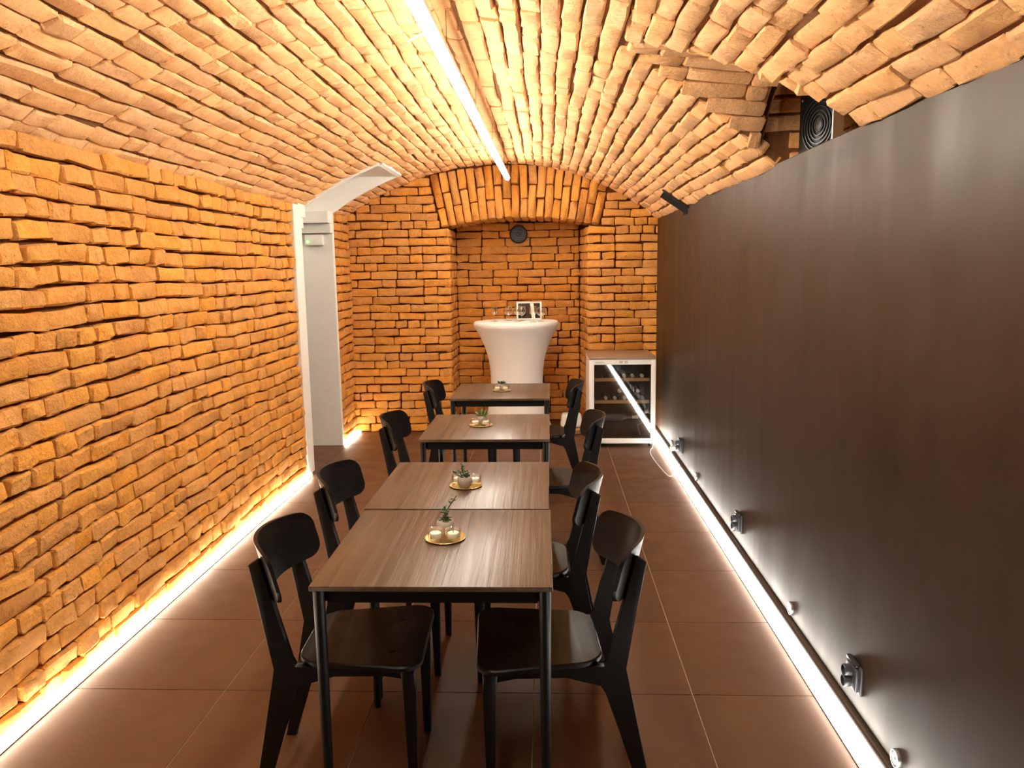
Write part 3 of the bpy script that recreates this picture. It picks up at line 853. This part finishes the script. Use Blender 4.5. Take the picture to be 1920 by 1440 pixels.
for i in range(49):
    a = math.radians(180+180*i/48); dz = .012*math.sin(math.pi*i/48)+.006*math.sin(i*.5)
    for r, z in ((.4065, 1.070-dz), (.4085, 1.074-dz), (.4075, 1.079-dz)): v.append((r*math.cos(a)*(1-.9*dz), r*math.sin(a)*(1-.9*dz), z))
for i in range(48):
    for k in range(2): f.append((i*3+k, i*3+3+k, i*3+4+k, i*3+1+k))
link('hem_seam', pyd(v, f, sm=60), bt, M_CLOTH)

# stemware
def glass(loc, kind, label):
    t = thing('wine_glass', label, 'wine glass', loc, 0, 'stemmed glasses on the bar table')
    if kind == 'flute': bowl = [(.004, .060), (.012, .066), (.026, .082), (.031, .096), (.027, .125), (.0235, .160)]
    elif kind == 'wide': bowl = [(.004, .050), (.014, .054), (.034, .068), (.042, .088), (.040, .112), (.031, .138)]
    else: bowl = [(.004, .058), (.013, .063), (.030, .080), (.036, .098), (.033, .120), (.027, .148)]
    inner = [(r-.0012, z) for r, z in reversed(bowl)]
    link('bowl', lathe(bowl+inner, 28, cap=False), t, M_GLASS)
    link('stem', lathe([(.0045, bowl[0][1]), (.0032, .04), (.0032, .015), (.006, .005)], 12, cap=False), t, M_GLASS)
    link('foot', lathe([(.0001, .0), (.033, .0), (.0335, .0015), (.020, .0035), (.005, .007)], 28, cap=False), t, M_GLASS)
GL = [(-.497, 7.30, 'flute', 'slim tapered stemmed glass, leftmost on the bar table'), (-.366, 7.40, 'wide', 'wide round stemmed glass, second from the left on the bar table'),
      (-.272, 7.24, 'mid', 'stemmed glass in front of the left edge of the picture frame'), (-.236, 7.33, 'wide', 'wide stemmed glass in front of the picture frame middle'),
      (-.123, 7.15, 'mid', 'stemmed glass in front of the right side of the picture frame'), (-.050, 7.21, 'wide', 'round stemmed glass, rightmost on the bar table')]
for x, y, k, lab in GL: glass((x, y, 1.103), k, lab)
fr = thing('picture_frame', 'white framed dark glossy picture leaning on the bar table', 'picture frame', (-.167, 7.44, 1.1035), .03)
TL = Matrix.Rotation(-.16, 4, 'X')
def tilted(bm): bmesh.ops.transform(bm, matrix=TL, verts=bm.verts); return fin(bm, 'm', 40)
W2, H2, bw = .122, .178, .016
for nm, (x0, x1, z0, z1) in (('frame_side', (-W2, -W2+bw, 0, H2)), ('frame_side', (W2-bw, W2, 0, H2)), ('frame_rail', (-W2+bw, W2-bw, 0, bw)), ('frame_rail', (-W2+bw, W2-bw, H2-bw, H2))):
    bm = bmesh.new(); box(bm, x0, x1, -.009, .009, z0, z1, .003, 1); link(nm, tilted(bm), fr, M_WHITE)
bm = bmesh.new(); box(bm, -W2+bw, W2-bw, -.004, .004, bw, H2-bw); link('picture', tilted(bm), fr, M_SCREEN)
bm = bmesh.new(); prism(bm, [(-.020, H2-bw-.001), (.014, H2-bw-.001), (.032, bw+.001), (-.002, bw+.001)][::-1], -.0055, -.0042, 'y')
bmesh.ops.translate(bm, verts=bm.verts, vec=(.028, 0, 0)); link('painted_glare', tilted(bm), fr, M_WHITE)  # white strip standing in for the tube lamp's reflection on the picture

# round black vent in the niche
fan = thing('wall_vent', 'round black vent fan high on the niche brick wall', 'vent', (-.279, NYB-.005, 1.945))
Rv = (math.pi/2, 0, 0)
link('rim', lathe([(.088, 0), (.093, .01), (.092, .028), (.084, .034), (.078, .030), (.078, .006)], 40, cap=False), fan, M_BLACKP, None, Rv)
link('grille_plate', lathe([(.0001, .012), (.079, .012)], 40, cap=False), fan, M_BLACKP, None, Rv)
for k in range(7):
    zz = -.06+k*.02; hw = math.sqrt(.078**2-zz*zz)
    link('louver', boxm(-hw, hw, -.026, -.014, zz-.003, zz+.003, .001, 1), fan, M_BLACKP)
link('hub', lathe([(.018, .012), (.018, .03), (.014, .034), (.0001, .035)], 20), fan, M_BLACKP, None, Rv)

# ------------------------------------------------------------------ wine cooler
FX0, FX1, FY0, FY1, FH = .375, .962, 6.735, 7.30, .815
wc = thing('wine_cooler', 'white glass door wine cooler beside the dark wall', 'wine cooler', ((FX0+FX1)/2, FY0, 0))
hw = (FX1-FX0)/2; dp = FY1-FY0; t_ = .03
bm = bmesh.new()
box(bm, -hw, -hw+t_, .03, dp, .03, FH-.02); box(bm, hw-t_, hw, .03, dp, .03, FH-.02)
box(bm, -hw+t_, hw-t_, dp-t_, dp, .03, FH-.02); box(bm, -hw+t_, hw-t_, .03, dp-t_, .03, .06); box(bm, -hw+t_, hw-t_, .03, dp-t_, FH-.05, FH-.02)
link('body', fin(bm), wc, M_WHITE)
bm = bmesh.new()
box(bm, -hw+t_, -hw+t_+.002, .035, dp-t_, .06, FH-.05); box(bm, hw-t_-.002, hw-t_, .035, dp-t_, .06, FH-.05); box(bm, -hw+t_, hw-t_, dp-t_-.002, dp-t_, .06, FH-.05); box(bm, -hw+t_, hw-t_, .035, dp-t_, .060, .063); box(bm, -hw+t_, hw-t_, .035, dp-t_, FH-.053, FH-.05)
box(bm, -hw+t_, hw-t_, .22, dp-t_, .063, .19, .01)
link('liner', fin(bm), wc, M_DARKIN)
link('top_plate', boxm(-hw-.002, hw+.002, -.004, dp, FH-.02, FH, .005), wc, M_TOPPLATE)
door = link('door', None, wc); fz0, fz1 = .035, FH-.022
bm = bmesh.new()
box(bm, -hw, -hw+.043, 0, .028, fz0, fz1, .006); box(bm, hw-.043, hw, 0, .028, fz0, fz1, .006); box(bm, -hw+.0405, hw-.0405, .001, .027, fz0, fz0+.045, .004); box(bm, -hw+.0405, hw-.0405, .001, .027, fz1-.046, fz1, .004)
me = fin(bm, 'm', 40); me.materials.append(M_WHITE); door.data = me if False else None
bpy.data.objects.remove(door)
door = link('door', me, wc)
link('glass_pane', boxm(-hw+.044, hw-.044, .012, .016, fz0+.046, fz1-.047), door, M_PANE)
link('control_panel', boxm(-.03, .045, -.0006, .002, fz1-.034, fz1-.012), door, M_PANELG)
link('display', boxm(.004, .014, -.0012, .0, fz1-.031, fz1-.015), door, M_LEDR)
cu = bpy.data.curves.new('txt', 'FONT'); cu.body = 'BOSCH'; cu.size = .017; cu.extrude = .0002
to = bpy.data.objects.new('txt', cu); COL.objects.link(to); bpy.context.view_layer.update()
me = bpy.data.meshes.new_from_object(to.evaluated_get(bpy.context.evaluated_depsgraph_get())); bpy.data.objects.remove(to)
link('lettering', me, door, M_GREY, (-hw+.072, -.0006, fz1-.030), (math.pi/2, 0, 0))
link('emblem', lathe([(.0045, 0), (.006, 0), (.006, .0006), (.0045, .0006)], 16, cap=False), door, M_GREY, (-hw+.060, .0002, fz1-.0235), (math.pi/2, 0, 0))
for z in (.605, .405):
    link('shelf', boxm(-hw+.05, hw-.05, .05, .075, z-.014, z+.014, .002, 1), wc, M_WOODL)
    bm = bmesh.new()
    for k in range(7): box(bm, -hw+.06+k*.075, -hw+.072+k*.075, .075, dp-.05, z-.020, z-.014)
    link('shelf_wires', fin(bm), wc, M_STEEL)
link('added_interior_light', boxm(-.12, .12, .10, .125, FH-.060, FH-.054), wc, emit('added_cooler_light', (1, .93, .8), 3.0))  # added glowing bar, not in view, brightens the shelves and bottles
for sx in (-1, 1):
    for yy in (.06, dp-.06): link('foot', lathe([(.014, 0), (.016, .004), (.012, .031)], 12), wc, M_BLACKP, (sx*(hw-.04), yy, 0))
def bottle(px, pz, label, y0=.085, lying=True):
    t = thing('wine_bottle', label, 'bottle', ((FX0+FX1)/2+px, FY0+y0, pz), 0, 'wine bottles inside the cooler')
    t.rotation_euler = (-math.pi/2, 0, 0)     # axis along +y, neck to the front
    link('glass_body', lathe([(.0135, .03), (.0135, .085), (.018, .105), (.034, .135), (.037, .16), (.037, .29), (.034, .298), (.0001, .292)], 20), t, M_BOTTLE)
    link('foil_cap', lathe([(.0001, .0), (.0145, .0), (.0155, .003), (.0155, .012), (.0142, .014), (.0142, .055)], 20), t, M_FOIL)
zt = .605+.014+.038-.012
def zs(s): return s+.021
BT = [(.024, .605, 'wine bottle on the upper shelf, left of the three pale caps'), (.098, .605, 'wine bottle on the upper shelf, middle of the three pale caps'), (.182, .605, 'wine bottle on the upper shelf, right of the three pale caps'),
      (-.140, .405, 'wine bottle on the lower shelf front row, leftmost pale cap'), (-.058, .405, 'wine bottle on the lower shelf front row, second pale cap from the left'), (.026, .405, 'wine bottle on the lower shelf front row, third pale cap from the left'), (.188, .405, 'wine bottle on the lower shelf front row, rightmost pale cap'),
      (-.018, .468, 'wine bottle stacked on the lower shelf, left of the upper pair of caps'), (.146, .468, 'wine bottle stacked on the lower shelf, right of the upper pair of caps')]
for px, s, lab in BT: bottle(px, s+.028, lab)
lb = thing('wine_bottle', 'wine bottle lying sideways in the bottom of the cooler', 'bottle', ((FX0+FX1)/2-.15, FY0+.13, .29), 0, 'wine bottles inside the cooler'); lb.location.z = .063+.037+.15
lb.rotation_euler = (0, math.pi/2, 0)
link('glass_body', lathe([(.0001, .004), (.034, .0), (.037, .008), (.037, .14), (.034, .165), (.018, .195), (.0135, .215), (.0135, .27)], 20), lb, plain('bottle_bluish', (.10, .10, .16), .2, vary=.1))
link('foil_cap', lathe([(.0142, .25), (.0142, .29), (.0155, .292), (.0155, .305), (.0001, .305)], 20), lb, M_FOIL)
lb2 = boxm(-hw+t_+.003, hw-t_-.003, .10, dp-.04, .205, .212); link('shelf_plate', lb2, wc, M_DARKIN)

# power cable and plug
SOCK = [(2.505, 'black double wall socket nearest the viewer on the dark wall', False), (4.112, 'black double wall socket halfway along the dark wall', False), (5.958, 'black double wall socket with a plug in it, near the wine cooler', True)]
def socket(y, label):
    t = thing('wall_socket', label, 'socket', (XR, y, .148), 0, 'double sockets on the dark wall')
    link('plate', boxm(-.010, 0, -.052, .052, 0, .098, .003), t, M_SOCKET)
    link('back_box', boxm(-.022, -.009, -.040, .048, .008, .090, .004), t, M_SOCKET)
    for z in (.029, .069):
        me = lathe([(.0165, 0), (.0195, 0), (.020, .004), (.020, .026), (.0185, .028), (.0165, .028), (.016, .010), (.0001, .010)], 24, cap=False)
        o = link('outlet_ring', me, t, M_SOCKET, (-.020, .004, z), (0, -math.pi/2, 0))
    link('flip_lid', boxm(-.020, -.004, -.030, .052, .0905, .104, .002), t, M_BLACKP)
for y, lab, p in SOCK: socket(y, lab)
py = 5.958
cb = thing('power_cable', 'thin white cable looping from the wine cooler to the wall socket', 'cable', (XR-.06, py, .1))
def rel(p): return Vector(p)-cb.location
link('cord', tube([rel(p) for p in spline([(XR-.075, py, .172), (XR-.085, py-.02, .12), (1.03, py-.10, .062), (.99, py-.17, .048), (.955, py-.20, .008), (.925, py-.17, .005), (.90, py+.10, .005), (.885, py+.45, .006), (.90, py+.62, .010), (.935, py+.74, .012), (.962, py+.95, .012), (.966, py+1.3, .02)], 8)], .0032, 8), cb, M_CABLE)
link('plug', boxm(-.035, .012, -.016, .016, .058, .092, .006), cb, M_CABLE)

# small round spots along the foot of the dark wall
SP = [(2.183, .108), (3.202, .118), (4.255, .125), (5.335, .118), (6.407, .110)]
SL = ['first small round ringed spot light low on the dark wall, nearest the viewer', 'second small round spot light low on the dark wall', 'third small round spot light, just beyond the middle socket', 'fourth small round spot light low on the dark wall', 'fifth small round spot light low on the dark wall, nearest the wine cooler']
for (y, z), lab in zip(SP, SL):
    t = thing('round_spot', lab, 'spot light', (XR, y, z), 0, 'round spots along the dark wall')
    ry = (0, -math.pi/2, 0)
    link('rim', lathe([(.029, 0), (.030, .006), (.027, .013), (.023, .013), (.022, .008)], 32, cap=False), t, M_STEEL, None, ry)
    link('lens', lathe([(.0225, .008), (.0001, .008)], 32, cap=False), t, M_DARKIN, None, ry)
    for r in (.018, .013, .008): link('ring', lathe([(r-.0015, .008), (r-.001, .011), (r+.001, .011), (r+.0015, .008)], 28, cap=False), t, M_WHITE, None, ry)

# black vent fan in the shaft above the dark wall
vf = thing('vent_fan', 'black metal vent fan panel in the shaft above the dark wall', 'vent fan', (1.16, 3.40, 2.03), .30)
link('panel', boxm(-.006, .006, -.14, .14, 0, .30, .003), vf, M_BLACKM)
for k in range(6):
    r = .025+k*.017
    link('grille_ring', lathe([(r-.002, 0), (r-.002, .004), (r+.002, .004), (r+.002, 0)], 36, cap=False), vf, M_BLACKP, (-.008, 0, .15), (0, -math.pi/2, 0))
link('hub', lathe([(.02, 0), (.02, .006), (.0001, .007)], 20), vf, M_BLACKP, (-.006, 0, .15), (0, -math.pi/2, 0))
for sy in (-1, 1):
    for z in (.03, .27): link('screw', lathe([(.006, 0), (.006, .003), (.0001, .005)], 10), vf, M_STEEL, (-.006, sy*.12, z), (0, -math.pi/2, 0))
link('side_flange', boxm(-.05, .0, -.146, -.14, .0, .27), vf, M_STEEL)

# metal strap from vault to dark wall
a_, b2 = Vector((.885, 5.96, vz(.885)-.012)), Vector((1.07, 5.86, vz(1.07)-.012))
dv = (b2-a_); Lq = dv.length; ex = dv.normalized(); en = Vector((-math.sin(.65), 0, -math.cos(.65))); ey = en.cross(ex).normalized(); en = ex.cross(ey)
ms = thing('metal_strap', 'dark perforated metal strap on the vault above the dark wall', 'bracket', (0, 0, 0))
ms.matrix_world = Matrix(((ex.x, ey.x, en.x, a_.x), (ex.y, ey.y, en.y, a_.y), (ex.z, ey.z, en.z, a_.z), (0, 0, 0, 1)))
link('strap', boxm(0, Lq, -.028, .028, -.004, .004, .001, 1), ms, M_BLACKM)
link('flange', boxm(0, Lq, -.028, -.022, 0, .045), ms, M_BLACKM)
for k in range(3): link('bolt', lathe([(.007, 0), (.007, .004), (.0001, .006)], 10), ms, M_STEEL, (Lq*(.2+.28*k), 0, .0 if en.z > 0 else .0))
ab = thing('angle_bracket', 'tiny dark angle bracket on the top edge of the dark wall', 'bracket', (XR, 6.08, 1.985))
link('plate', boxm(-.005, 0, -.06, .06, 0, .06, .001, 1), ab, M_BLACKM); link('flange', boxm(-.03, 0, -.06, .06, .055, .06), ab, M_BLACKM)
for sy in (-1, 1): link('bolt', lathe([(.006, 0), (.006, .003), (.0001, .005)], 10), ab, M_STEEL, (-.005, sy*.03, .028), (0, -math.pi/2, 0))

# white rounded device on a tan base by the niche
wd = thing('floor_device', 'white rounded box on a tan base on the floor beside the wine cooler', 'device', (.235, 7.34, 0))
link('base', lathe([(.085, 0), (.115, .02), (.125, .05), (.118, .062), (.06, .066)], 32), wd, M_BEIGE)
bm = bmesh.new(); box(bm, -.108, .108, -.085, .085, .067, .20, .032, 4)
for v_ in bm.verts:
    if v_.co.z > .13: v_.co.x *= .90; v_.co.y *= .90
link('housing', fin(bm, 'm', 50), wd, M_WHITE)
